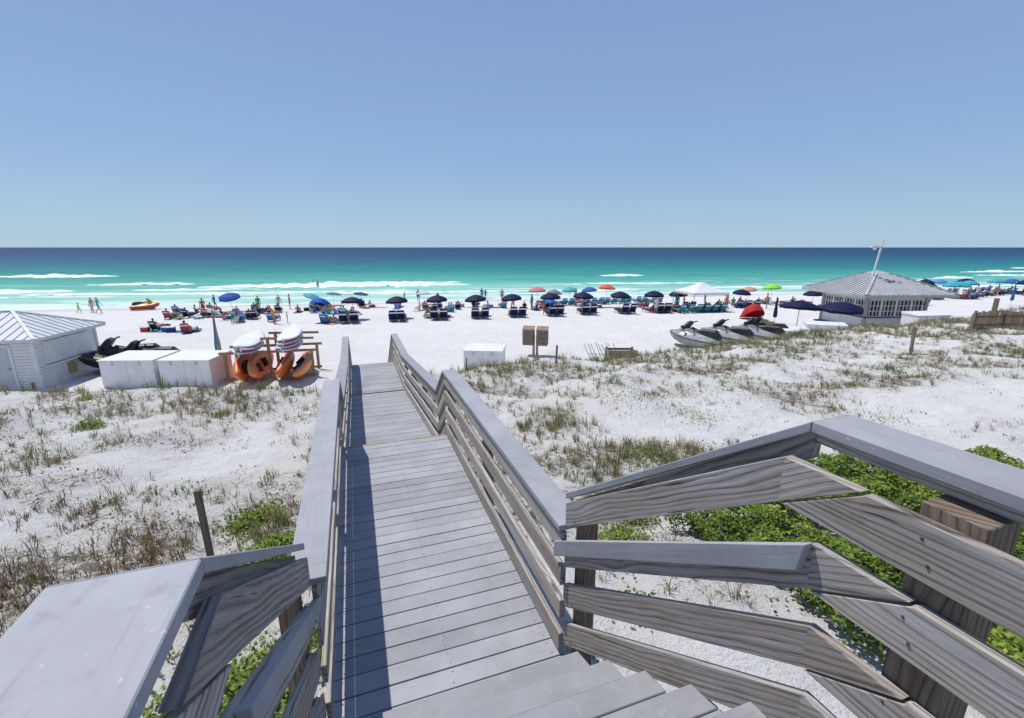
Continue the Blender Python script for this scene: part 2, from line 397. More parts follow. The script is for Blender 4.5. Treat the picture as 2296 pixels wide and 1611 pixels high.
def nails(mb,s,p,z):
    for o_ in (-.022,.022): mb.box(W(s+o_*.6,p,z+o_*1.6),(.005,.003,.005),3,(D,RT,UP))
MW=[M_WOOD,M_POST,M_PAINT,M_NAIL]
HT=(.945,.69,.43,.17)
PS=(4.3,6.18,7.05,8.9,10.7,12.42,14.1,15.76,17.4,19.2)
def lower_rail(side):
    mb=MB()
    if side<0: pr,prt,pp,c0=-.305,-.028,-.383,-.455
    else: pr,prt,pp,c0=1.135,.038,1.223,1.115
    for i,((a,za),(b_,zb)) in enumerate(zip(prof,prof[1:])):
        for h in HT:
            seg_rail(mb,a,za,b_,zb,h+random.uniform(-.008,.008),.122 if side<0 else .14,pr,prt)
        sz_board(mb,[(a+.002,za+.96),(b_-.002,zb+.96),(b_-.002,zb+1.0),(a+.002,za+1.0)],c0,.2,2)
    for s in PS:
        post(mb,s,pp,dz(s)+.955)
        for h in HT: nails(mb,s,pr,dz(s)+h-.065)
    return mb
def stair_frame(mb,side):
    if side>0:
        def pf(s):
            if s>=1.1: return 1.42+(s-1.1)/(2.29-1.1)*(1.165-1.42)
            return 1.42+(1.1-s)*.04
        sgn=1; tops=[(1.15,1.98,1.1),(.86,1.72,.95),(.555,1.41,.92),(.25,1.13,.90)]; cs=1.09; cw0=.205; cz=2.105
    else:
        def pf(s): return -.335
        sgn=-1; tops=[(1.13,1.94,1.05),(.85,1.67,.98),(.55,1.38,.95),(.25,1.10,.93)]; cs=1.0; cw0=.26; cz=2.075
    th=.038*sgn; s0=2.31; hb=.18
    for i,(zf,zl,s1) in enumerate(tops):
        sl=(zl-zf)/(s0-s1); tip=s1-hb/sl
        slope_board(mb,s0,zf,s1,zl,hb,tip,th,pf)
        e=.006
        sz_board(mb,[(s1-.012,zl-hb-.001),(-1.6,zl-hb-.001),(-1.6,zl-e),(tip-.012,zl-e)],0.0+.001*sgn,th,0,pf)
        nails(mb,2.23,pf(2.23),zf-.05); nails(mb,.66,pf(.66),zl-.09)
    co=.085 if side>0 else 0
    def f2(s): return pf(s)+.01*sgn+co*min(1,max(0,(2.33-s)/(2.33-cs)))
    cw=cw0*sgn
    for (poly) in ([(2.33,1.165),(cs+.002,cz-.04),(cs+.002,cz),(2.33,1.205)],[(cs-.001,cz-.04),(.35,cz-.04),(.35,cz),(cs-.001,cz)],[(.346,cz-.04),(-1.7,cz-.04),(-1.7,cz),(.346,cz)]):
        A=[W(s,f2(s),z) for s,z in poly]; B=[W(s,f2(s)+cw,z) for s,z in poly]
        mb.prism(A,B,2,(A[1]-A[0]).normalized())
    sz_board(mb,[(2.30,1.05),(cs+.01,cz-.155),(cs+.01,cz-.042),(2.30,1.163)],.045*sgn,.038*sgn,0,f2)
    sz_board(mb,[(cs+.008,cz-.09),(-1.6,cz-.09),(-1.6,cz-.042),(cs+.008,cz-.042)],.045*sgn,.038*sgn,0,f2)
    z1,z2,s1=tops[1]
    gh=.115 if side>0 else .09
    sz_board(mb,[(2.37,z1-gh-.01),(s1+.02,z2-gh+.005),(s1-.0,z2+.008),(2.37,z1-.012)],-.0375*sgn,.036*sgn,2,pf)
    for s,zt,w in ((2.23,1.05,.10),(.64,cz-.095,.15),(-.9,cz-.095,.15)):
        post(mb,s,pf(s)+(.046+w/2)*sgn,zt,w)
for side in (-1,1):
    e=empty('wooden_railing'); mb=lower_rail(side)
    mb.obj('lower_rails',MW,e,bev=.003)
    mb=MB(); stair_frame(mb,side); mb.obj('stair_rails',MW,e,bev=.004)
# stairs
mb=MB()
def rp(s): return (1.42+(s-1.1)/(2.29-1.1)*(1.165-1.42) if s>1.1 else 1.42)-.012
for k in range(1,7):
    sn=2.13-.265*(k-1); z=.183*k
    for j in range(2):
        a_=sn-.141*j; b_=a_-.135
        mb.prism([W(a_,-.33,z),W(a_,rp(a_),z),W(b_,rp(b_),z),W(b_,-.33,z)],[W(a_,-.33,z-.038),W(a_,rp(a_),z-.038),W(b_,rp(b_),z-.038),W(b_,-.33,z-.038)],0,RT)
    mb.prism([W(sn-.03,-.33,z-.04),W(sn-.03,rp(sn),z-.04),W(sn-.05,rp(sn),z-.04),W(sn-.05,-.33,z-.04)],[W(sn-.03,-.33,z-.178),W(sn-.03,rp(sn),z-.178),W(sn-.05,rp(sn),z-.178),W(sn-.05,-.33,z-.178)],0,RT)
s=.73
while s>-1.8:
    mb.box(W(s,.545,1.098-.019),(.07,.87,.019),0,(D,RT,UP),RT); s-=.1475
for p in (-.28,.5,1.12): mb.beam(W(2.1,p,-.12),W(.7,p,.86),.045,.2,1)
st=empty('wooden_stairs'); mb.obj('treads',[M_PAINT,M_POST],st,bev=.004)
# ---------------------------------------------------------------- vegetation
def blades(name,tufts,mat):
    V=[];F=[];T=[]; U=random.uniform
    for (x,y,h,n,spread,tn) in tufts:
        z=g(x,y)-.02
        for i in range(n):
            an=U(0,6.283); r=U(0,spread*.35); bx,by=x+r*math.cos(an),y+r*math.sin(an)
            hh=h*U(.45,1.1); le=U(.15,.8)*hh; a2=an+U(-.7,.7); dx,dy=math.cos(a2),math.sin(a2)
            w=U(.003,.0065); px,py=-dy*w,dx*w; k=len(V)
            m1=(bx+dx*le*.35,by+dy*le*.35,z+hh*.6); tp=(bx+dx*le,by+dy*le,z+hh*U(.75,1.0))
            V+=[(bx-px,by-py,z),(bx+px,by+py,z),(m1[0]+px*.8,m1[1]+py*.8,m1[2]),(m1[0]-px*.8,m1[1]-py*.8,m1[2]),tp]
            F+=[(k,k+1,k+2,k+3),(k+3,k+2,k+4)]; t=min(1,max(0,tn+U(-.25,.25))); T+=[t,t]
    me=bpy.data.meshes.new(name); me.from_pydata(V,[],F); a=me.attributes.new('tint','FLOAT','FACE'); a.data.foreach_set('value',T)
    me.materials.append(mat); return link(bpy.data.objects.new(name,me))
def leafmat(name,stops,trans=.25):
    m,nt,b=newmat(name); at=N(nt,'ShaderNodeAttribute'); at.attribute_name='tint'
    c=ramp(nt,at.outputs['Fac'],stops); nt.links.new(c,b.inputs['Base Color']); b.inputs['Roughness'].default_value=.6; b.inputs['Specular IOR Level'].default_value=.3
    tr=N(nt,'ShaderNodeBsdfTranslucent'); nt.links.new(c,tr.inputs[0]); ms=N(nt,'ShaderNodeMixShader'); ms.inputs[0].default_value=trans
    nt.links.new(b.outputs[0],ms.inputs[1]); nt.links.new(tr.outputs[0],ms.inputs[2]); nt.links.new(ms.outputs[0],nt.nodes['Material Output'].inputs[0]); return m
M_GRASS=leafmat('dune_grass_blades',[(0,(.19,.12,.08)),(.3,(.35,.27,.15)),(.55,(.30,.28,.13)),(.8,(.15,.20,.06)),(1,(.09,.15,.03))])
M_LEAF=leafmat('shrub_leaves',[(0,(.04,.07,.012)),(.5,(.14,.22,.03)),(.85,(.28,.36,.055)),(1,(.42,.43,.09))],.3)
def on_walk(x,y):
    s=-SN*x+CS*y; p=CS*x+SN*y
    return (-.5<p<1.4 and s>2.2) or (-.7<p<1.8 and s<=2.3)
def inpoly(x,y,P):
    r=False;j=len(P)-1
    for i in range(len(P)):
        if (P[i][1]>y)!=(P[j][1]>y) and x<(P[j][0]-P[i][0])*(y-P[i][1])/(P[j][1]-P[i][1])+P[i][0]: r=not r
        j=i
    return r
SH=[(2.3,5.7),(2.7,4.5),(3.2,3.5),(4.3,2.7),(7,2.2),(9,4),(9.8,6.6),(7.6,7.9),(5.4,7.7),(3.6,6.6)]
tf=[];cnt=0
while cnt<38000:
    x=random.uniform(-22,42); y=random.uniform(1.2,36)
    if abs(x)>y*1.35+3.5: continue
    c=crest(x)
    if y>c+2.8: continue
    cnt+=1
    if on_walk(x,y) : continue
    L=litter(x,y)
    if random.random()>L**1.6*1.0: continue
    edge=sstep(c-3.5,c,y)
    low=random.random()<.55
    h=random.uniform(.05,.12) if low else random.uniform(.12,.32)+edge*random.uniform(0,.25)
    if low and inpoly(x,y,SH): continue
    tn=.30+1.4*max(0,noise.noise(Vector((x*.5,y*.5,20))))+random.uniform(-.2,.25)+.08*edge
    if x<-3.3 and y<7 and noise.noise(Vector((x*.8,y*.8,2)))>.0: tn-=.3
    tf.append((x,y,h,random.randint(8,16) if low else random.randint(7,18),.30+random.random()*.3 if low else .10+random.random()*.14,tn))
for cx,cy,rr,n in [(-5.8,4.4,.8,60),(-4.9,5.5,.7,50),(-6.6,6.0,.8,30),(-3.4,6.0,.5,20),(2.0,7.9,1.1,90),(.9,9.6,.9,80),(3.2,7.9,.8,50),(-3.6,9.0,.7,50),(-4.6,12.6,1.2,60),(-1.2,13.8,1.2,50),(12,20,3,120),(7,18,3,100),(20,25,3.5,220),(28,27,4,320),(24,22,4,180),(34,26,4,200)]:
    for i in range(n):
        x=cx+random.gauss(0,rr*.5); y=cy+random.gauss(0,rr*.4)
        if on_walk(x,y): continue
        b_=cx<-4 and cy<7
        tf.append((x,y,random.uniform(.08,.22) if b_ else random.uniform(.12,.36),random.randint(10,22),.2,(.1 if b_ else .5)+random.uniform(-.15,.2)))
blades('dune_grass',tf,M_GRASS)
def leaves(name,pts,mat):
    V=[];F=[];T=[]
    for (x,y,z,t,sz) in pts:
        a=random.uniform(0,6.28); el=random.uniform(-.3,1.1); l=Vector((math.cos(a)*math.cos(el),math.sin(a)*math.cos(el),math.sin(el)))
        w=l.cross(Vector((random.uniform(-.5,.5),random.uniform(-.5,.5),1))).normalized()*sz*.36; l=l*sz; k=len(V); c=Vector((x,y,z))
        V+=[tuple(c),tuple(c+l*.5+w),tuple(c+l),tuple(c+l*.5-w)]; F.append((k,k+1,k+2,k+3)); T.append(min(1,max(0,t+random.uniform(-.25,.25))))
    me=bpy.data.meshes.new(name); me.from_pydata(V,[],F); a=me.attributes.new('tint','FLOAT','FACE'); a.data.foreach_set('value',T)
    me.materials.append(mat); return link(bpy.data.objects.new(name,me))
pts=[];n=0
while n<95000:
    x=random.uniform(2.2,10); y=random.uniform(2.1,8)
    if not inpoly(x+.6*noise.noise(Vector((x*1.6,y*1.6,1))),y+.6*noise.noise(Vector((x*1.6,y*1.6,7))),SH): continue
    n+=1
    f=noise.noise(Vector((x*1.3,y*1.3,0)))*.55+noise.noise(Vector((x*3.5,y*3.5,4)))*.5
    if f<-.22: continue
    hgt=max(.05,.28+.45*f)
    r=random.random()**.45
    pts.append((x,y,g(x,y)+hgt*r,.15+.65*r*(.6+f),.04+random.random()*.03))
leaves('green_shrub',pts,M_LEAF)
pts=[]
for cx,cy,rr,n,h in [(-4.0,6.27,.36,1500,.16),(-9.9,10,.35,700,.2),(-3.2,5.35,.45,1300,.14),(-2.9,5.0,.3,700,.12),(-2.2,3.1,.5,1500,.16),(-2.7,2.7,.5,900,.14),(-1.9,3.6,.35,600,.1),(1.55,5.6,.4,700,.12),(1.9,6.3,.5,700,.1),(2.2,5.0,.3,200,.1),(-12,12.2,.3,300,.14),(-7.5,11,.25,250,.1),(2.6,8.1,.6,500,.08),(4.6,10.8,.9,250,.08),(5.2,12.5,1.2,250,.08),(7,14,1.2,300,.08),(3.2,12.0,.8,300,.08),(1.3,4.2,.25,160,.1),(9,11,1.1,300,.1),(14,15,1.3,300,.1)]:
    for i in range(n):
        r=random.gauss(0,.5)*rr; r2=random.gauss(0,.5)*rr; x,y=cx+r,cy+r2; k=max(.1,1-(r*r+r2*r2)/(rr*rr))
        if on_walk(x,y): continue
        pts.append((x,y,g(x,y)+random.random()*h*k,.35+random.random()*.5,.05))
n=0
while n<44000:
    x=random.uniform(-18,26); y=random.uniform(1.5,20)
    n+=1
    if y>crest(x)+1 or on_walk(x,y): continue
    if noise.noise(Vector((x*1.6,y*1.6,31)))+.5*litter(x,y)<.36: continue
    pts.append((x,y,g(x,y)+random.random()*.05,.0+random.random()*.5,.05))
leaves('creeping_dune_plants',pts,M_LEAF)
# ---------------------------------------------------------------- stakes, fences
def stake(x,y,h,w=.1,lean=(0,0)):
    mb=MB(); mb.beam((0,0,-.3),(lean[0],lean[1],h),w,w*.8,0,(1,0,0)); mb.obj('wooden_post',[M_POST],loc=(x,y,g(x,y)),rz=.4,bev=.006)
stake(-3.92,5.15,1.12,.085,(-.03,.02)); stake(16.2,18,1.15,.1,(-.02,.05)); stake(-1.75,17.0,.7,.05); stake(28.6,26.9,1.7,.2); stake(1.7,17.2,.7,.07,(.05,0)); stake(-14.5,13.2,.35,.08); stake(-3.3,13.6,.6,.07)
mb=MB()
for i in range(9):
    x=i*.16; mb.beam((x,random.uniform(-.03,.03),-.1),(x-.42+random.uniform(-.06,.06),.1,.85+random.uniform(-.1,.05)),.05,.015,0)
mb.beam((-.2,.05,.35),(1.1,.05,.30),.01,.02,0)
mb.obj('sand_fence',[M_POST],loc=(3.5,19.2,g(3.5,19.2)+.05))
mb=MB()
n=40; fx,fy,fr=25.7,25.2,.12
for i in range(n):
    x=i*.2; zz=g(fx+x*math.cos(fr),fy+x*math.sin(fr),False)+1.8+.02*i*.2; mb.beam((x,0,zz-.25),(x+random.uniform(-.02,.02),random.uniform(-.02,.02),zz+.95+random.uniform(-.04,.04)),.13,.025,0)
mb.beam((0,-.04,.3),(n*.2,-.04,.3),.04,.09,0); mb.beam((0,-.04,.75),(n*.2,-.04,.75),.04,.09,0)
for i in range(5): mb.beam((i*1.95,-.1,-.5),(i*1.95,-.1,1.1),.1,.1,0)
mb.obj('wooden_fence',[M_POST],loc=(fx,fy,-1.8),rz=fr)
# ---------------------------------------------------------------- white shed
def shed():
    x,y=-20.7,19.2; z=g(x,y)
    e=empty('white_shed',(x,y,z-.05),R(11)); mb=MB(); w,d,h=4.4,3.9,2.3
    mb.box((-w/2,d/2,h/2),(w/2-.02,d/2-.02,h/2),0)
    zz=.06
    while zz<h-.05:
        for a,b_ in (((-w,-.0,zz),(0,0,zz)),((0,0,zz),(0,d,zz)),((-w,d,zz),(0,d,zz)),((-w,0,zz),(-w,d,zz))):
            mb.beam(a,b_,.03,.125,0)
        zz+=.14
    for a in ((0,0),(0,d),(-w,0),(-w,d)): mb.box((a[0],a[1],h/2),(.06,.06,h/2),0)
    mb.obj('walls',[M_WHITE],e)
    m2=MB(); m2.box((-1.35,-.03,.98),(.48,.02,.98),0); m2.box((-1.35,-.035,2.0),(.54,.025,.05),1); m2.box((-.84,-.035,1.0),(.04,.025,1.0),1); m2.box((-1.86,-.035,1.0),(.04,.025,1.0),1)
    m2.tube((-.98,-.08,1.0),(-.98,-.05,1.0),.03,mat=2)
    m2.box((.05,d/2,1.55),(.03,d*.38,.5),1); 
    for i in range(8): m2.beam((.09,d*.14,1.13+i*.12),(.09,d*.86,1.13+i*.12),.02,.09,1)
    m2.beam((.12,d*.1,.98),(.12,d*.9,.98),.2,.04,1); m2.beam((.10,d*.42,.55),(.10,d*.52,.55),.08,.5,3)
    m2.obj('door_and_hatch',[M_GREYWH,M_WHITE,M_BLACK,M_TIMBER],e)
    r=MB(); o=.35; A=[Vector((-w-o,-o,h)),Vector((o,-o,h)),Vector((o,d+o,h)),Vector((-w-o,d+o,h))]; T1=Vector((-w/2-.35,d/2,h+.95)); T2=Vector((-w/2+.35,d/2,h+.95))
    r.poly(A+[T1,T2],[(0,1,5,4),(1,2,5),(2,3,4,5),(3,0,4),(0,3,2,1)],0)
    def ribs(P,Q,T,U,n):
        for i in range(n+1):
            t=i/n; a=P.lerp(Q,t)
            ed=(Q-P).normalized(); mid=(T+U)/2; nrm=(mid-P)-ed*((mid-P).dot(ed))
            L=(Q-P).length; ta=(T-P).dot(ed); ua=(U-P).dot(ed); sa=(a-P).dot(ed)
            f=min(1,sa/ta if ta>0 else 1,(L-sa)/max(.01,L-ua))
            if f>.03: r.beam(a+Vector((0,0,.02)),a+nrm*f+Vector((0,0,.02)),.035,.035,0)
    ribs(A[0],A[1],T1,T2,14); ribs(A[1],A[2],T2,T2,12); ribs(A[2],A[3],T2,T1,14); ribs(A[3],A[0],T1,T1,12)
    for a,b_ in ((A[1],T2),(A[2],T2),(A[0],T1),(A[3],T1),(T1,T2)): r.beam(a+Vector((0,0,.03)),b_+Vector((0,0,.03)),.12,.04,0)
    for i in range(4): r.beam(A[i]-Vector((0,0,.06)),A[(i+1)%4]-Vector((0,0,.06)),.03,.14,0)
    r.obj('roof',[M_METALROOF],e)
shed()
def hut():
    cx,cy=28.9,36.6; z=g(cx,cy); e=empty('beach_hut',(cx,cy,z),R(2)); w=2.3; mb=MB(); h=2.85
    mb.box((0,0,.62),(w,w,.42),0); mb.box((0,0,2.6),(w,w,.25),0); mb.box((0,0,.12),(w+.35,w+.35,.06),1); mb.box((0,0,1.06),(w+.2,w+.2,.035),1)
    mb.box((0,0,1.7),(w-.12,w-.12,.7),2)
    for sx,sy in ((1,0),(-1,0),(0,1),(0,-1)):
        t=Vector((-sy,sx,0)); nn=Vector((sx,sy,0))
        for i in range(17):
            c=nn*w+t*(-w+i*2*w/16); wd=.09 if i%4==0 else .03
            mb.box((c.x,c.y,1.72),(.03 if abs(sx) else wd,.03 if abs(sy) else wd,.64),0)
        for zz in (1.12,1.52,1.92,2.33):
            mb.beam(nn*(w+.012)-t*w+Vector((0,0,zz)),nn*(w+.012)+t*w+Vector((0,0,zz)),.05,.05,0)
        for i in (-1,1): mb.box(((nn*w+t*w*i).x*1.0,(nn*w+t*w*i).y*1.0,1.45),(.1,.1,1.3),0)
        for i in (-1,0,1):
            c=nn*(w+.3)+t*(w*i); mb.box((c.x,c.y,-.2),(.09,.09,.35),3)
    mb.obj('walls',[M_WHITE,M_NAVYP,M_DARKGLASS,M_POST],e)
    r=MB(); o=3.5; A=[Vector((-o,-o,h-.02)),Vector((o,-o,h-.02)),Vector((o,o,h-.02)),Vector((-o,o,h-.02))]; T=Vector((0,0,h+1.6)); q=.55
    T4=[Vector((-q,-q,h+1.38)),Vector((q,-q,h+1.38)),Vector((q,q,h+1.38)),Vector((-q,q,h+1.38))]
    r.poly(A+T4+[T],[(0,1,5,4),(1,2,6,5),(2,3,7,6),(3,0,4,7),(4,5,8),(5,6,8),(6,7,8),(7,4,8),(3,2,1,0)],0)
    for k in range(4):
        P,Q=A[k],A[(k+1)%4]; ed=(Q-P).normalized(); mid=(T4[k]+T4[(k+1)%4])/2; nrm=(mid-P)-ed*((mid-P).dot(ed)); L=(Q-P).length
        for i in range(1,20):
            sa=L*i/20; f=min(1,sa/(L/2-q),(L-sa)/(L/2-q)); a=P+ed*sa+Vector((0,0,.03)); r.beam(a,a+nrm*f,.07,.07,0)
        r.beam(A[k]+Vector((0,0,.05)),T4[k]+Vector((0,0,.05)),.18,.06,0); r.beam(P-Vector((0,0,.1)),Q-Vector((0,0,.1)),.05,.2,0)
    r.obj('roof',[M_METALROOF2],e)
    p=MB(); p.tube((-1.2,-1.0,h+.9),(-.85,-1.0,h+3.9),.08,.06); p.tube((-.9,-1.0,h+3.4),(-1.4,-1.0,h+3.45),.04); p.box((-1.45,-1.0,h+3.4),(.24,.13,.07)); p.tube((-1.4,-1,h+3.33),(-1.4,-1,h+3.15),.13,.09)
    p.obj('lamp_pole',[M_POLE],e)
hut()
def chest(x,y,w,d,h,rz=0,slope=.12,name='storage_box'):
    mb=MB(); mb.box((0,0,h/2),(w/2,d/2,h/2),0)
    mb.prism([(-w/2-.04,-d/2-.05,h+.005),(-w/2-.04,-d/2-.05,h+.05),(-w/2-.04,d/2+.04,h+.05+slope),(-w/2-.04,d/2+.04,h+.005)],[(w/2+.04,-d/2-.05,h+.005),(w/2+.04,-d/2-.05,h+.05),(w/2+.04,d/2+.04,h+.05+slope),(w/2+.04,d/2+.04,h+.005)],0)
    for i in (-.25,.25): mb.box((w*i,-d/2-.01,h-.1),(.05,.02,.09),1)
    mb.box((0,-d/2-.004,h/2),(.008,.006,h/2),1)
    mb.obj(name,[M_WHITE2,M_GREYWH],loc=(x,y,g(x,y)-.03),rz=rz,bev=.015)
chest(-16.9,20.1,2.3,1.7,1.25,R(2),.05); chest(-14.45,20.2,2.2,1.7,1.22,R(2),.05); chest(-1.4,23,1.95,1.5,1.0,R(-6),.05)
chest(18.6,29.8,2.0,1.1,.8,R(-6)); chest(28.0,30.6,2.4,1.2,.85,R(8)); chest(22.0,31.6,2.4,1.0,.9,R(-20),.1)
def bins(x,y):
    mb=MB()
    for sx in (-.40,.40):
        mb.box((sx*.25,0,.2),(.06,.06,1.0),1)
        for i in range(7):
            zz=.72+i*.12
            for a,b_ in (((-.3,-.26),(.3,-.26)),((-.3,.26),(.3,.26)),((-.3,-.26),(-.3,.26)),((.3,-.26),(.3,.26))):
                mb.beam((sx+a[0],a[1],zz),(sx+b_[0],b_[1],zz),.03,.1,0)
        mb.box((sx,0,.65),(.3,.26,.02),0); mb.prism([(sx-.33,-.3,1.5),(sx-.33,-.3,1.54),(sx-.33,.3,1.68),(sx-.33,.3,1.64)],[(sx+.33,-.3,1.5),(sx+.33,-.3,1.54),(sx+.33,.3,1.68),(sx+.33,.3,1.64)],0)
    mb.obj('wooden_litter_bin',[M_TIMBERG,M_TIMBER],loc=(x,y,g(x,y)),rz=R(-12))
bins(1.35,25.7)
def crate(x,y,w,h,d,mat,name='wooden_crate'):
    mb=MB(); n=max(3,int(h/.13))
    for i in range(n):
        zz=.06+i*h/n
        for a,b_ in (((-w/2,-d/2),(w/2,-d/2)),((-w/2,d/2),(w/2,d/2)),((-w/2,-d/2),(-w/2,d/2)),((w/2,-d/2),(w/2,d/2))): mb.beam((*a,zz),(*b_,zz),.03,h/n*.8,0)
    for a in (-1,1):
        for b_ in (-1,1): mb.box((a*w/2,b_*d/2,h/2),(.05,.05,h/2+.03),0)
    mb.obj(name,[mat],loc=(x,y,g(x,y)))
crate(5.8,23.6,1.4,.75,.9,M_TIMBERG); crate(18.6,33.5,1.2,.9,.8,M_TIMBER)
# ---------------------------------------------------------------- boats
def ell(cy,rx,rz,cz,n=14,flat=0,cx=0):
    return [(cx+rx*math.cos(2*math.pi*i/n),cy,cz+(rz*math.sin(2*math.pi*i/n))*(1 if math.sin(2*math.pi*i/n)<0 else 1-flat)) for i in range(n)]
def kayak_mesh():
    mb=MB(); L=1.75; rg=[]
    for i in range(17):
        t=-1+2*i/16; w=max(.04,(1-abs(t)**3.0)); r_=ell(t*L,.42*w,.27*w**.6,.26+.12*t*t,16,.35)
        dip=.13*max(0,1-abs(t)/.75)**.6
        r_=[(x,y,z-(dip if z>.30 and abs(x)<.28*w else 0)) for x,y,z in r_]; rg.append(r_)
    mb.loft(rg)
    for yy in (-.55,.45): mb.box((0,yy-.25,.40),(.16,.03,.10),1)
    return mb
def board_m():
    mb=MB(); L=1.6; rg=[]
    for i in range(17):
        t=-1+2*i/16; w=max(.06,(1-abs(t)**3.2)); rg.append(ell(t*L,.40*w,.075,.08+.10*max(0,t)**3+.10*max(0,-t)**3,14))
    mb.loft(rg,[0,0,0,0,0,0,0,1,1,1,1,1,1,1]); mb.box((0,1.3,-.03),(.01,.09,.07),1)
    return mb
rx,ry=-11.5,21.3; rz=g(rx,ry); e=empty('kayak_rack',(rx,ry,rz),R(14))
mb=MB()
for x in (-1.85,.0,1.85):
    for y in (-.6,.9): mb.box((x,y,1.0 if x==0 else .68),(.06,.06,1.0 if x==0 else .68),0)
for y in (-.6,.9):
    mb.beam((-2.0,y,.10),(2.0,y,.10),.05,.12,0); mb.beam((-2.1,y,1.32),(2.1,y,1.30),.05,.12,0); mb.beam((-.3,y,1.94),(2.0,y,1.88),.05,.11,0)
mb.obj('rack_frame',[M_TIMBER],e)
km=kayak_mesh()
for i,(x,z,r,mm) in enumerate([(-1.15,.66,1.3,M_ORANGE),(1.40,.42,-.75,M_ORANGE2),(-.55,.66,1.2,M_ORANGE2),(.65,.60,-1.1,M_ORANGE)]):
    me_=km.mesh('kayak',[mm,M_BLACK],True); o=bpy.data.objects.new('kayak',me_); link(o,e); o.location=(x-.26*math.sin(r),-.35,z-.1); o.rotation_euler=(R(2),r,R(3)); o.scale=(1.3,1.1,1.2)
bm_=board_m()
for i,(x,z,r) in enumerate([(-.85,1.40,.05),(-.85,1.58,.10),(-.83,1.75,.14),(.92,1.42,-.04),(.92,1.60,-.08),(.94,1.78,-.10),(.95,1.95,-.12)]):
    me_=bm_.mesh('paddle_board',[M_WHITE2,M_MAROON],True); o=bpy.data.objects.new('paddle_board',me_); link(o,e); o.location=(x,-.4,z); o.rotation_euler=(R(random.uniform(1,4)),r,R(random.uniform(-4,4))); o.scale=(1.25,1,1.15)
def jetski(x,y,rz,deck,hull,seat,sc=1):
    mb=MB(); rg=[]
    S=[(-1.5,.42,.12,.42,.50),(-1.2,.52,.05,.45,.56),(-.6,.56,.0,.48,.74),(0,.58,.0,.50,.86),(.4,.56,.02,.54,.98),(.8,.48,.08,.60,.90),(1.15,.34,.2,.66,.80),(1.42,.16,.36,.68,.72),(1.55,.03,.55,.66,.68)]
    for yy,w,zb,zg,zt in S:
        half=[(0,zb-.02),(w*.72,zb+.1),(w,zg-.08),(w*1.03,zg),(w*.8,zg+.06),(w*.42,(zg+zt)/2+.02),(w*.30,zt-.03),(0,zt)]
        rg.append([(a,yy,b_) for a,b_ in half]+[(-a,yy,b_) for a,b_ in half[-2:0:-1]])
    mb.loft(rg,[1,1,3,0,0,0,0,0,0,0,0,3,1,1])
    sr=[]
    for yy,w,z0,z1 in ((-1.25,.15,.55,.78),(-1.0,.2,.6,1.0),(-.5,.2,.7,1.0),(0.0,.17,.8,.93),(.3,.13,.85,1.02)):
        sr.append([(-w,yy,z0),(w,yy,z0),(w*.9,yy,z1-.05),(w*.5,yy,z1),(-w*.5,yy,z1),(-w*.9,yy,z1-.05)])
    mb.loft(sr,[2]*6)
    mb.beam((0,.62,.9),(0,.36,1.28),.28,.18,2); mb.tube((-.42,.28,1.28),(.42,.28,1.28),.035,mat=2); 
    mb.prism([(-.2,.85,.92),(.2,.85,.92),(.16,.5,1.3),(-.16,.5,1.3)],[(-.2,.75,.88),(.2,.75,.88),(.16,.42,1.25),(-.16,.42,1.25)],0)
    for sx in (-1,1): mb.box((sx*.42,.62,1.05),(.09,.05,.05),2); mb.beam((sx*.2,.7,.93),(sx*.42,.62,1.03),.03,.03,2)
    mb.beam((-.35,-1.5,.05),(-.35,1.0,.03),.12,.1,3); mb.beam((.35,-1.5,.05),(.35,1.0,.03),.12,.1,3)
    o=mb.obj('jet_ski',[deck,hull,seat,M_CHF],loc=(x,y,g(x,y)+.1),rz=rz,smooth=False); o.scale=(sc,)*3
    o.modifiers.new('b','BEVEL').width=.02
for x,y in ((11.4,27.6),(13.7,28.3),(16.0,29.0)): jetski(x,y,R(40),M_GREY,M_GREY,M_BLACK,1.18)
jetski(17.3,30.6,R(60),M_BLACK,M_BLACK,M_BLACK,1.05)
jetski(-19.4,22.3,R(110),M_BLACK,M_BLACK,M_BLACK,1.25); jetski(-18.2,22.2,R(100),M_BLACK,M_GREY,M_BLACK,1.15)
jetski(-42,52,R(-60),M_YEL,M_RED,M_BLACK,.9)
# ---------------------------------------------------------------- umbrellas, chairs, tents
def umb_mesh(r=1.0,h=2.0,n=8,drop=.42):
    mb=MB(); ring=[]
    for j,(f,zz) in enumerate(((.0,0),(.35,-.07),(.72,-.22),(1,-drop))):
        ring.append([])
        for i in range(n*2):
            a=math.pi*i/n; rr=r*f*(1 if i%2==0 else .94); ring[-1].append((rr*math.cos(a),rr*math.sin(a),h+zz+( .0 if i%2==0 else .02*f)))
    ring[0]=[(.01*math.cos(math.pi*i/n),.01*math.sin(math.pi*i/n),h) for i in range(n*2)]
    ring.append([(p[0]*1.0,p[1]*1.0,p[2]-.16) for p in ring[-1]])
    mb.loft(ring,[0]*(n*2),closed=True); mb.f=mb.f[:-2]; mb.m=mb.m[:-2]; mb.d=mb.d[:-2]; mb.t=mb.t[:-2]
    mb.tube((0,0,-.2),(0,0,h+.1),.022,mat=1)
    for i in range(n):
        a=2*math.pi*i/n; mb.tube((0,0,h-.55),(r*.6*math.cos(a),r*.6*math.sin(a),h-.2),.008,mat=1,n=4)
    return mb.mesh('umbrella',[M_CLOTH,M_POLE])
UM=umb_mesh(); UMF=umb_mesh(1.0,2.0,8,.28)
NAVY=(.007,.009,.05)
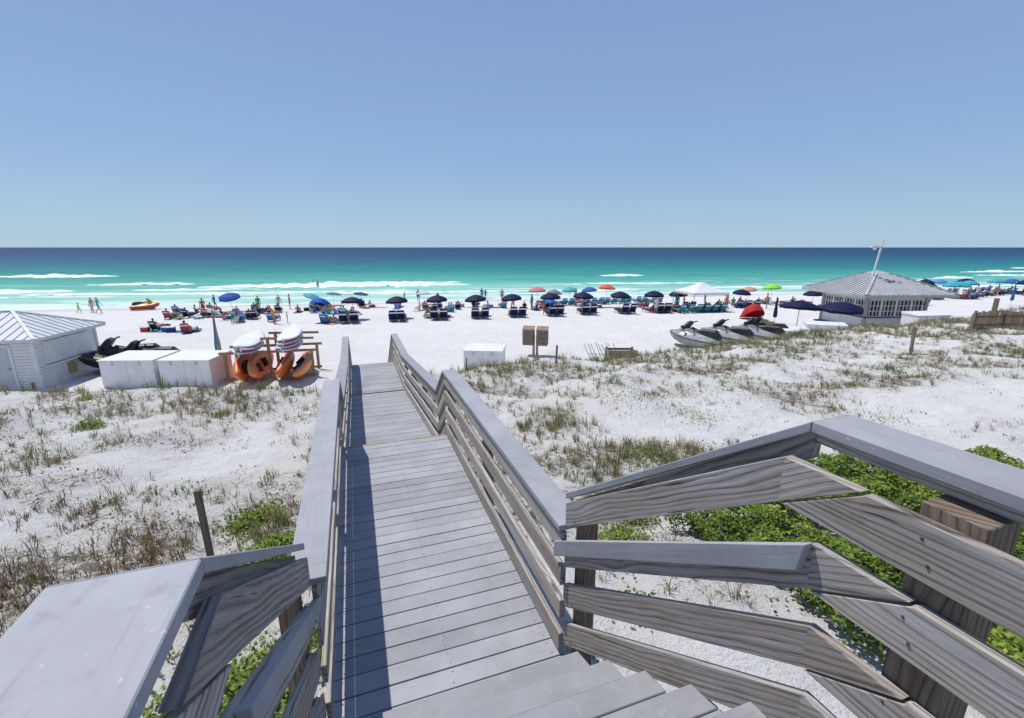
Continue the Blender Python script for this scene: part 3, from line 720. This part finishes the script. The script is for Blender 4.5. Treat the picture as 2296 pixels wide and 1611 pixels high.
def umbrella(x,y,col=NAVY,r=1.0,h=2.0,tilt=(0,0),flat=False):
    o=bpy.data.objects.new('beach_umbrella',UMF if flat else UM); link(o); o.location=(x,y,g(x,y)); o.scale=(r,r,h/2.0); o.color=(*col,1)
    o.rotation_euler=(tilt[0]+random.uniform(-.06,.06),tilt[1]+random.uniform(-.08,.08),random.random()*3)
def chair_mesh():
    mb=MB()
    for sx in (-.3,.3):
        mb.beam((sx,-.5,.12),(sx,.95,.38),.05,.06,1); mb.beam((sx,-.45,.14),(sx,-.78,.86),.05,.05,1)
        mb.beam((sx,.8,0),(sx,.75,.36),.05,.05,1); mb.beam((sx,-.65,0),(sx,-.1,.24),.05,.05,1); mb.beam((sx*1.1,-.6,.5),(sx*1.1,.2,.5),.07,.03,1); mb.beam((sx*1.05,.15,.24),(sx*1.05,.15,.5),.04,.04,1)
    mb.beam((0,-.46,.19),(0,.92,.43),.54,.07,0); mb.beam((0,-.5,.2),(0,-.8,.96),.56,.07,0,(0,1,0))
    mb.beam((-.3,-.84,.78),(.3,-.84,.78),.02,.10,2)
    mb.beam((-.3,-.62,.22),(.3,-.62,.22),.04,.05,1)
    return mb.mesh('lounge_chair',[M_CLOTH,M_CHF,M_WHITE])
CM=chair_mesh()
def chair(x,y,col=NAVY,rz=0,sc=1):
    o=bpy.data.objects.new('beach_chair',CM); link(o); o.location=(x,y,g(x,y)); o.color=(*col,1); o.rotation_euler[2]=rz; o.scale=(sc,)*3
SR=math.atan(.2)
for k in range(9):
    x=-14.8+3.72*k+random.uniform(-.25,.25); y=46+.22*x+random.uniform(-.4,.4)
    umbrella(x,y,h=2.1,r=1.06)
    cx=x+.45-.25*(k>4); cy=y-2.2
    chair(cx-.42,cy,rz=SR+random.uniform(-.1,.1),sc=1.12); chair(cx+.36,cy+.1,rz=SR+random.uniform(-.1,.1),sc=1.12)
for x,y in ((18.6,51),(26,52),(33,50),(36,52.5),(42,54),(47,54.5)): umbrella(x,y); chair(x-.2,y-1.6,rz=.2); chair(x+.7,y-1.5,rz=.2)
umbrella(21.6,34.2,r=1.35,h=2.35); umbrella(24.2,33.4,r=1.4,h=2.3)
umbrella(-31,50.5,(.02,.08,.32),1.1,2.1,(.15,-.25)); umbrella(-24.5,55,(.1,.35,.45),.9,1.6,(.3,0),True)
umbrella(-22,56,(.35,.5,.6),.9,1.7,(.2,.2),True); umbrella(-19,57,(.15,.2,.4),.9,1.6,(.2,.1),True)
umbrella(3.2,57,(.6,.2,.2),1.1,2.1); umbrella(12.3,60,(.75,.12,.05),1.1,2.2); umbrella(9.9,58,(.03,.12,.35)); umbrella(7.4,58.5,(.1,.4,.4)); umbrella(33,58,(.25,.65,.08),1.1,2.3); umbrella(5.0,55,(.2,.2,.25),.9,1.9); umbrella(29.5,57,(.55,.3,.2)); umbrella(-11,57,(.55,.6,.6),.9,1.7)
cols=[NAVY,NAVY,(.03,.12,.35),(.05,.35,.42),(.6,.62,.62),(.6,.08,.06),(.1,.25,.5),(.02,.08,.2)]
for i in range(32):
    x=random.uniform(54,112); q=random.uniform(49,60); umbrella(x,q+.2*x,random.choice(cols),1.1,2.2)
    if random.random()<.7: chair(x+.5,q+.2*x-1.5,random.choice(cols),.2); chair(x-.5,q+.2*x-1.5,random.choice(cols),.2)
def closed_umb(x,y,c1,c2,h=2.2):
    mb=MB(); n=12; rg=[]
    for zz,r in ((.55,.03),(.62,.17),(1.0,.15),(1.5,.11),(h-.1,.05),(h,.01)):
        rg.append([((r*(1 if i%2 else .7))*math.cos(2*math.pi*i/n+zz),(r*(1 if i%2 else .7))*math.sin(2*math.pi*i/n+zz),zz) for i in range(n)])
    mb.loft(rg,[0,0,0,1,1,0,0,0,1,1,0,0],closed=True); mb.tube((0,0,-.1),(0,0,h+.1),.025,mat=2)
    ma=simple('canvas_a',c1,.8,.1,6); mc=simple('canvas_b',c2,.8,.1,6); mb.obj('closed_umbrella',[ma,mc,M_POLE],loc=(x,y,g(x,y)))
closed_umb(-16.0,24.2,(.02,.28,.45),(.75,.25,.05),2.9); closed_umb(22.1,38,NAVY,NAVY,2.3); closed_umb(57,52,(.03,.12,.35),(.03,.12,.35),2.6)
def canopy(x,y,w=3.4,h=2.0,rz=.2,mat=None):
    mb=MB(); 
    for a in (-1,1):
        for b_ in (-1,1): mb.tube((a*w/2,b_*w/2,0),(a*w/2,b_*w/2,h),.035,mat=1)
    v=[(-w/2,-w/2,h),(w/2,-w/2,h),(w/2,w/2,h),(-w/2,w/2,h),(-w*.22,-w*.22,h+.45),(w*.22,-w*.22,h+.45),(w*.22,w*.22,h+.45),(-w*.22,w*.22,h+.45),(0,0,h+1.0)]
    mb.poly(v,[(0,1,5,4),(1,2,6,5),(2,3,7,6),(3,0,4,7),(4,5,8),(5,6,8),(6,7,8),(7,4,8)],0)
    for a,b_ in ((0,1),(1,2),(2,3),(3,0)):
        A=Vector(v[a])-Vector((0,0,.1));B=Vector(v[b_])-Vector((0,0,.1)); mb.beam(A,B,.02,.22,0); mb.beam(A-Vector((0,0,.2)),B-Vector((0,0,.2)),.02,.03,1)
    mb.obj('canopy_tent',[mat or M_WHITE2,M_GREY],loc=(x,y,g(x,y)),rz=rz)
canopy(20,48.6,3.9,2.05); canopy(88,76,3.2,2.1,.3,M_NAVYP)
def dome(x,y,w,h,col,rz=0,name='beach_tent'):
    mb=MB(); rg=[]
    for i in range(9):
        t=-1+2*i/8; k=math.sqrt(max(.0,1-t*t*.96)); rg.append([(t*w/2,(.5-j/6)*w*.9*k,h*k*math.sin(math.pi*min(1,(j+.0)/6*.78+.22 if j<6 else 1))) for j in range(7)])
    mb.loft(rg,[0]*7,closed=False); mb.obj(name,[M_CLOTH],loc=(x,y,g(x,y)),rz=rz,col=col,smooth=True)
dome(-21.9,52,2.5,1.35,(.015,.10,.45),R(180)); dome(4.4,51.5,1.8,1.1,(.02,.12,.5),R(170)); dome(22.0,41.5,2.1,1.4,(.45,.02,.03),R(185)); dome(-30,45,1.8,.9,(.5,.55,.5),R(180))
def towel(x,y,col,rz=0):
    mb=MB(); n=6
    v=[((i/n-.5)*1.7,(j/2-.5)*.8,.02+.03*noise.noise(Vector((i*.9+x,j*1.3,y)))) for i in range(n+1) for j in range(3)]
    f=[(i*3+j,(i+1)*3+j,(i+1)*3+j+1,i*3+j+1) for i in range(n) for j in range(2)]
    mb.poly(v,f,0); mb.obj('beach_towel',[M_CLOTH],loc=(x,y,g(x,y)+.03),rz=rz,col=col)
def cooler(x,y,col):
    mb=MB(); mb.box((0,0,.18),(.28,.18,.18),0); mb.box((0,0,.39),(.3,.2,.035),1); mb.tube((-.3,0,.3),(-.3,0,.34),.04,mat=1); mb.beam((-.3,-.02,.46),(.3,-.02,.46),.03,.03,1); mb.beam((-.3,0,.36),(-.3,-.02,.46),.03,.03,1); mb.beam((.3,0,.36),(.3,-.02,.46),.03,.03,1)
    mb.obj('cooler_box',[M_CLOTH,M_WHITE],loc=(x,y,g(x,y)),rz=random.random(),col=col,bev=.02)
# ---------------------------------------------------------------- people
def human(pose):
    J={k:Vector(v) for k,v in pose.items()}
    B=[]
    def b(a,ra,c,rb,m):
        ra=(ra,)*3 if isinstance(ra,(int,float)) else ra; rb=(rb,)*3 if isinstance(rb,(int,float)) else rb
        B.append((Vector(a),ra,Vector(c),rb,m))
    pel,ch,nk,hd=J['pel'],J['ch'],J['nk'],J['hd']
    b(pel,(.155,.105,.10),pel.lerp(ch,.45),(.13,.09,.08),1); b(pel.lerp(ch,.45),(.13,.09,.08),ch,(.16,.11,.1),4); b(ch,(.165,.11,.1),ch.lerp(nk,.6),(.15,.08,.06),4)
    b(ch.lerp(nk,.6),.06,nk,.052,0); b(nk,.05,hd-Vector((0,0,.04)),.05,0)
    f=J['face'].normalized(); sd=f.cross(Vector((0,0,1))); sd=sd.normalized() if sd.length>.2 else Vector((1,0,0)); up=sd.cross(f)
    b(hd,(.074,.085,.085),hd-up*.06+f*.02,(.052,.06,.05),0)
    b(hd-f*.02+up*.028,(.08,.088,.088),hd-f*.045-up*.03,(.072,.055,.06),2)
    b(hd+f*.09-up*.0,.011,hd+f*.108-up*.03,.014,0)
    for s_ in (-1,1):
        b(hd+sd*.078*s_-up*.005,.014,hd+sd*.08*s_-up*.03,.012,0); b(hd+f*.085+sd*.03*s_+up*.012,.011,hd+f*.086+sd*.034*s_+up*.012,.011,3)
    b(hd+f*.085+sd*.016-up*.055,.008,hd+f*.085-sd*.016-up*.055,.008,3)
    for s_,S in ((-1,'l'),(1,'r')):
        sh,el,wr,hp,kn,an,to=(J[k+S] for k in('sh','el','wr','hp','kn','an','to'))
        b(ch.lerp(nk,.55),.07,sh,.062,4); b(sh,.058,sh.lerp(el,.4),.05,4); b(sh.lerp(el,.4),.046,el,.039,0); b(el,.04,wr,.027,0)
        dr=(wr-el).normalized(); sdv=dr.cross(J['face']); sdv=sdv.normalized() if sdv.length>.2 else Vector((1,0,0))
        nrm=dr.cross(sdv).normalized(); pm=wr+dr*.085
        b(wr,.024,pm,(.03,.03,.03),0)
        for i,(o_,l_) in enumerate(((-.03,.07),(-.01,.082),(.01,.078),(.03,.06))):
            k0=pm+sdv*o_; k1=k0+dr*l_*.5+nrm*.006; k2=k1+dr*l_*.45+nrm*.02; b(k0,.0105,k1,.0095,0); b(k1,.0095,k2,.008,0)
        t0=wr+dr*.03+sdv*.025*s_; t1=t0+dr*.035+sdv*.03*s_; b(t0,.013,t1,.011,0); b(t1,.011,t1+dr*.03+sdv*.008*s_,.009,0)
        mid=hp.lerp(kn,.55); b(hp,.092,mid,.082,1); b(mid,.066,kn,.052,0); b(kn,.052,kn.lerp(an,.35),.056,0); b(kn.lerp(an,.35),.055,an,.034,0)
        b(an-(to-an).normalized()*.03,(.034,.034,.032),to,(.04,.03,.022),0)
    bm=bmesh.new(); 
    ico=bmesh.new(); bmesh.ops.create_icosphere(ico,subdivisions=2,radius=1); pts=[v.co.copy() for v in ico.verts]; ico.free()
    for A,ra,C,rb,m_ in B:
        vs=[bm.verts.new((A.x+p.x*ra[0],A.y+p.y*ra[1],A.z+p.z*ra[2])) for p in pts]+[bm.verts.new((C.x+p.x*rb[0],C.y+p.y*rb[1],C.z+p.z*rb[2])) for p in pts]
        r=bmesh.ops.convex_hull(bm,input=vs); 
        dl=[x for x in r['geom_interior'] if isinstance(x,bmesh.types.BMVert)]
        if dl: bmesh.ops.delete(bm,geom=dl,context='VERTS')
    me=bpy.data.meshes.new('tmp'); bm.to_mesh(me); bm.free()
    o=bpy.data.objects.new('tmp',me); link(o); r=o.modifiers.new('r','REMESH'); r.mode='VOXEL'; r.voxel_size=.0095; r.use_smooth_shade=True
    s_=o.modifiers.new('s','SMOOTH'); s_.factor=.5; s_.iterations=2
    dg=bpy.context.evaluated_depsgraph_get(); out=bpy.data.meshes.new_from_object(o.evaluated_get(dg)); bpy.data.objects.remove(o)
    n=len(out.polygons); C=np.empty(n*3); out.polygons.foreach_get('center',C); C=C.reshape(-1,3); best=np.full(n,9.); mi=np.zeros(n,int)
    for A,ra,Cc,rb,m_ in B:
        a=np.array(A); c=np.array(Cc); ab=c-a; L=max(1e-9,ab@ab); t=np.clip((C-a)@ab/L,0,1)[:,None]; rr=np.array(ra)*(1-t)+np.array(rb)*t
        d=(C-(a+t*ab))/rr; dd=(np.sqrt((d**2).sum(1))-1)*rr.mean(1)
        u=dd<best; best[u]=dd[u]; mi[u]=m_
    out.materials.clear()
    for m_ in (M_SKIN,M_CLOTH,M_HAIR,M_EYE,M_TOP): out.materials.append(m_)
    out.polygons.foreach_set('material_index',mi.astype(np.int32)); out.polygons.foreach_set('use_smooth',[True]*n); out.update()
    return out
def mk(**k): return k
stand=mk(pel=(0,0,.93),ch=(0,0,1.24),nk=(0,0,1.46),hd=(0,.015,1.6),face=(0,1,-.1),shl=(-.18,0,1.39),shr=(.18,0,1.39),ell=(-.23,-.02,1.11),elr=(.23,-.02,1.11),wrl=(-.25,.05,.87),wrr=(.25,.05,.87),hpl=(-.085,0,.9),hpr=(.085,0,.9),knl=(-.1,.02,.49),knr=(.1,.02,.49),anl=(-.1,-.02,.07),anr=(.11,-.02,.07),tol=(-.13,.14,.025),tor=(.14,.14,.025))
walk=dict(stand,ell=(-.22,.1,1.13),wrl=(-.21,.28,.95),elr=(.23,-.14,1.13),wrr=(.24,-.16,.88),knl=(-.09,-.02,.49),anl=(-.09,-.3,.14),tol=(-.1,-.2,.03),knr=(.09,.2,.51),anr=(.1,.26,.08),tor=(.11,.42,.04))
sit=mk(pel=(0,-.1,.12),ch=(0,-.18,.43),nk=(0,-.17,.64),hd=(0,-.13,.78),face=(0,1,-.15),shl=(-.18,-.18,.57),shr=(.18,-.18,.57),ell=(-.26,-.08,.32),elr=(.25,-.02,.34),wrl=(-.2,.16,.38),wrr=(.18,.2,.40),hpl=(-.09,-.08,.12),hpr=(.09,-.08,.12),knl=(-.14,.30,.40),knr=(.14,.32,.38),anl=(-.12,.58,.08),anr=(.14,.62,.07),tol=(-.13,.74,.05),tor=(.16,.78,.05))
sitch=mk(pel=(0,-.28,.40),ch=(0,-.45,.68),nk=(0,-.52,.88),hd=(0,-.51,1.02),face=(0,1,0),shl=(-.18,-.48,.81),shr=(.18,-.48,.81),ell=(-.29,-.32,.60),elr=(.29,-.30,.60),wrl=(-.28,-.06,.58),wrr=(.28,-.04,.58),hpl=(-.09,-.26,.40),hpr=(.09,-.26,.40),knl=(-.12,.16,.52),knr=(.12,.2,.50),anl=(-.13,.58,.42),anr=(.12,.62,.40),tol=(-.15,.68,.52),tor=(.14,.72,.50))
lie=mk(pel=(0,-.05,.14),ch=(0,-.37,.15),nk=(0,-.58,.17),hd=(0,-.72,.18),face=(0,.15,1),shl=(-.18,-.5,.14),shr=(.18,-.5,.14),ell=(-.3,-.26,.09),elr=(.3,-.28,.09),wrl=(-.3,0,.08),wrr=(.28,-.02,.08),hpl=(-.09,-.03,.13),hpr=(.09,-.03,.13),knl=(-.12,.38,.13),knr=(.13,.36,.32),anl=(-.13,.8,.07),anr=(.15,.66,.08),tol=(-.16,.85,.2),tor=(.16,.8,.06))
bend=dict(stand,pel=(0,-.12,.9),ch=(0,.16,1.07),nk=(0,.34,1.13),hd=(0,.47,1.1),face=(0,.7,-.7),shl=(-.18,.28,1.08),shr=(.18,.28,1.08),ell=(-.2,.34,.8),elr=(.2,.36,.8),wrl=(-.16,.44,.56),wrr=(.16,.46,.56),hpl=(-.09,-.12,.88),hpr=(.09,-.12,.88),knl=(-.1,.0,.47),knr=(.1,.03,.47))
PM={k:human(v) for k,v in dict(stand=stand,walk=walk,sit=sit,sitch=sitch,lie=lie,bend=bend).items()}
pc=[(.5,.05,.05),(.03,.1,.4),(.02,.35,.4),(.7,.7,.7),(.02,.02,.03),(.6,.25,.35),(.03,.06,.2),(.1,.35,.12),(.2,.25,.5),(.45,.4,.35),(.02,.25,.4),(.6,.6,.55)]
def person(x,y,pose='stand',col=None,rz=None,sc=1.0,dzv=0):
    o=bpy.data.objects.new('person',PM[pose]); link(o); z=g(x,y) if y-.2*x<64 else SEA-.5
    o.location=(x,y,z+dzv); o.rotation_euler[2]=random.uniform(-3.1,3.1) if rz is None else rz; o.color=(*(col or random.choice(pc)),1); o.scale=(sc,)*3
for a in [(-46.8,49,'walk',(.3,.8,.1),-.6,.65),(-45.6,49.3,'stand',(.6,.5,.4),1.5,.95),(-44.3,48.6,'walk',(.02,.45,.5),-1.2,1.02),
 (-27.9,50,'stand',None,.5),(-26.4,51.5,'walk',None,1.0),(-25.4,52,'stand',(.5,.05,.1),2),(-20.8,39.5,'bend',(.6,.3,.1),-1.6,1.05),(-20,40.2,'stand',(.7,.7,.7),2,.6),
 (-12.3,60,'stand',(.03,.1,.4),0),(-9.6,59,'stand',None,None,.8),(-4.1,62,'stand',None,0),(-3.6,62,'walk',None,1,.9),(-1.3,60,'stand',(.3,.1,.3),3),(.1,49,'walk',(.65,.2,.1),2.6,1.05),(2.2,50.5,'stand',(.02,.35,.4),1),(5,56,'stand'),(17.4,48,'stand',(.02,.3,.4),.3,1.05),(18.2,48.2,'stand',(.3,.3,.35),1.3),(14.6,46,'stand',(.7,.7,.7),3,.95),(23.2,49.2,'walk',(.5,.05,.1),2),(28,50,'stand',(.6,.1,.1),1),(-14.6,62,'walk'),(8.5,61,'stand',(.1,.1,.4)),
 (-38,88,'stand'),(-35.5,84,'stand'),(60,60,'walk',(.5,.05,.1),0),(64,63,'stand'),(70,66,'stand',(.6,.1,.1)),(40,52,'stand'),(22,52,'stand'),(52,58,'walk'),(-32,47,'stand',(.5,.05,.05),1),(-34,52,'walk')]: person(*a)
def group(cx,cy,n,rx,ry,chairs=True):
    for i in range(n):
        x=cx+random.uniform(-rx,rx); y=cy+random.uniform(-ry,ry); r=random.random(); rz=random.uniform(-.5,.5)+.2
        if r<.4 and chairs: chair(x,y,random.choice([NAVY,(.03,.15,.45),(.03,.3,.4),(.35,.06,.05),(.02,.05,.2)]),rz,.9); person(x,y,'sitch',None,rz,.95,.0)
        elif r<.75: towel(x,y,random.choice(pc),rz+1.4); person(x,y,'sit',None,rz+random.uniform(-1,1),.95,.02)
        elif r<.88: towel(x,y,random.choice(pc),rz+1.57); person(x,y,'lie',None,rz,1,.0)
        else: cooler(x,y,random.choice(pc)); towel(x+1,y,random.choice(pc),rz)
for a in [(-27.5,35.6,7,2.4,.8),(-30.5,44.8,8,2.8,1.6),(-25,42,10,3.6,2.0),(-26.5,48.5,10,3.8,1.6),(-18.5,46.5,8,3.0,2.2),(-15.6,40.2,5,1.4,.5),(-16,53,7,3,1.5),(-8,50,7,2.5,1.6),(-4,52,6,3,2),(3,50,6,3,1.5),(-7.5,44.2,4,1.7,.7),(7,54,7,4,2),(12,52,7,3,2),(15.5,47.5,7,1.6,1.0),(20,48.5,9,2.2,1.2),(24,52,8,3,1.5),(30,54,10,4,2),(38,55,10,5,2),(48,57,10,5,2),(64,66,14,8,3),(80,72,14,10,4),(100,78,12,8,4),(-22,50,7,2.4,1.4),(-34,49,5,2.5,1.4)]: group(*a)
for i in range(14): chair(6+i*.95+random.uniform(-.2,.2),55+.2*i+random.uniform(-.3,.3),(.03,.28,.38),.2,.95)
for i in range(6): chair(17.2+i*.9,46.6+.15*i,(.02,.25,.33),.2,.95)
# ---------------------------------------------------------------- sky, sun, camera
w=bpy.data.worlds.new('World'); scene.world=w; w.use_nodes=True; nt=w.node_tree
sk=nt.nodes.new('ShaderNodeTexSky'); sk.sky_type='NISHITA'; sk.sun_disc=False; sk.sun_elevation=R(63); sk.sun_rotation=R(-54); sk.altitude=0; sk.air_density=1.0; sk.dust_density=.3; sk.ozone_density=2.0
tc=nt.nodes.new('ShaderNodeTexCoord'); sx=nt.nodes.new('ShaderNodeSeparateXYZ'); nt.links.new(tc.outputs['Generated'],sx.inputs[0])
k=1/.12
haze=ramp(nt,sx.outputs[2],[(0,(.37*k,.55*k,.72*k)),(.04,(.355*k,.535*k,.72*k)),(.17,(.275*k,.44*k,.70*k)),(.42,(.225*k,.345*k,.63*k)),(1,(.11*k,.2*k,.47*k))])
sc_=mix(nt,.88,sk.outputs[0],haze)
nt.links.new(sc_,nt.nodes['Background'].inputs[0]); nt.nodes['Background'].inputs[1].default_value=.12
sd=Vector((-.396,.286,1)).normalized()
l=bpy.data.lights.new('sun','SUN'); l.energy=4.2; l.angle=R(.53); l.color=(1,.96,.9); o=bpy.data.objects.new('sun',l); link(o); o.rotation_euler=sd.to_track_quat('Z','Y').to_euler(); o.location=(0,0,30)
cam=bpy.data.cameras.new('camera'); co=bpy.data.objects.new('camera',cam); link(co); co.location=(0,0,2.71); co.rotation_euler=(R(90-13.8),0,0); cam.lens=16; cam.sensor_width=36; cam.clip_start=.05; cam.clip_end=40000
scene.camera=co
scene.view_settings.view_transform='Standard'; scene.view_settings.look='None'; scene.view_settings.exposure=0
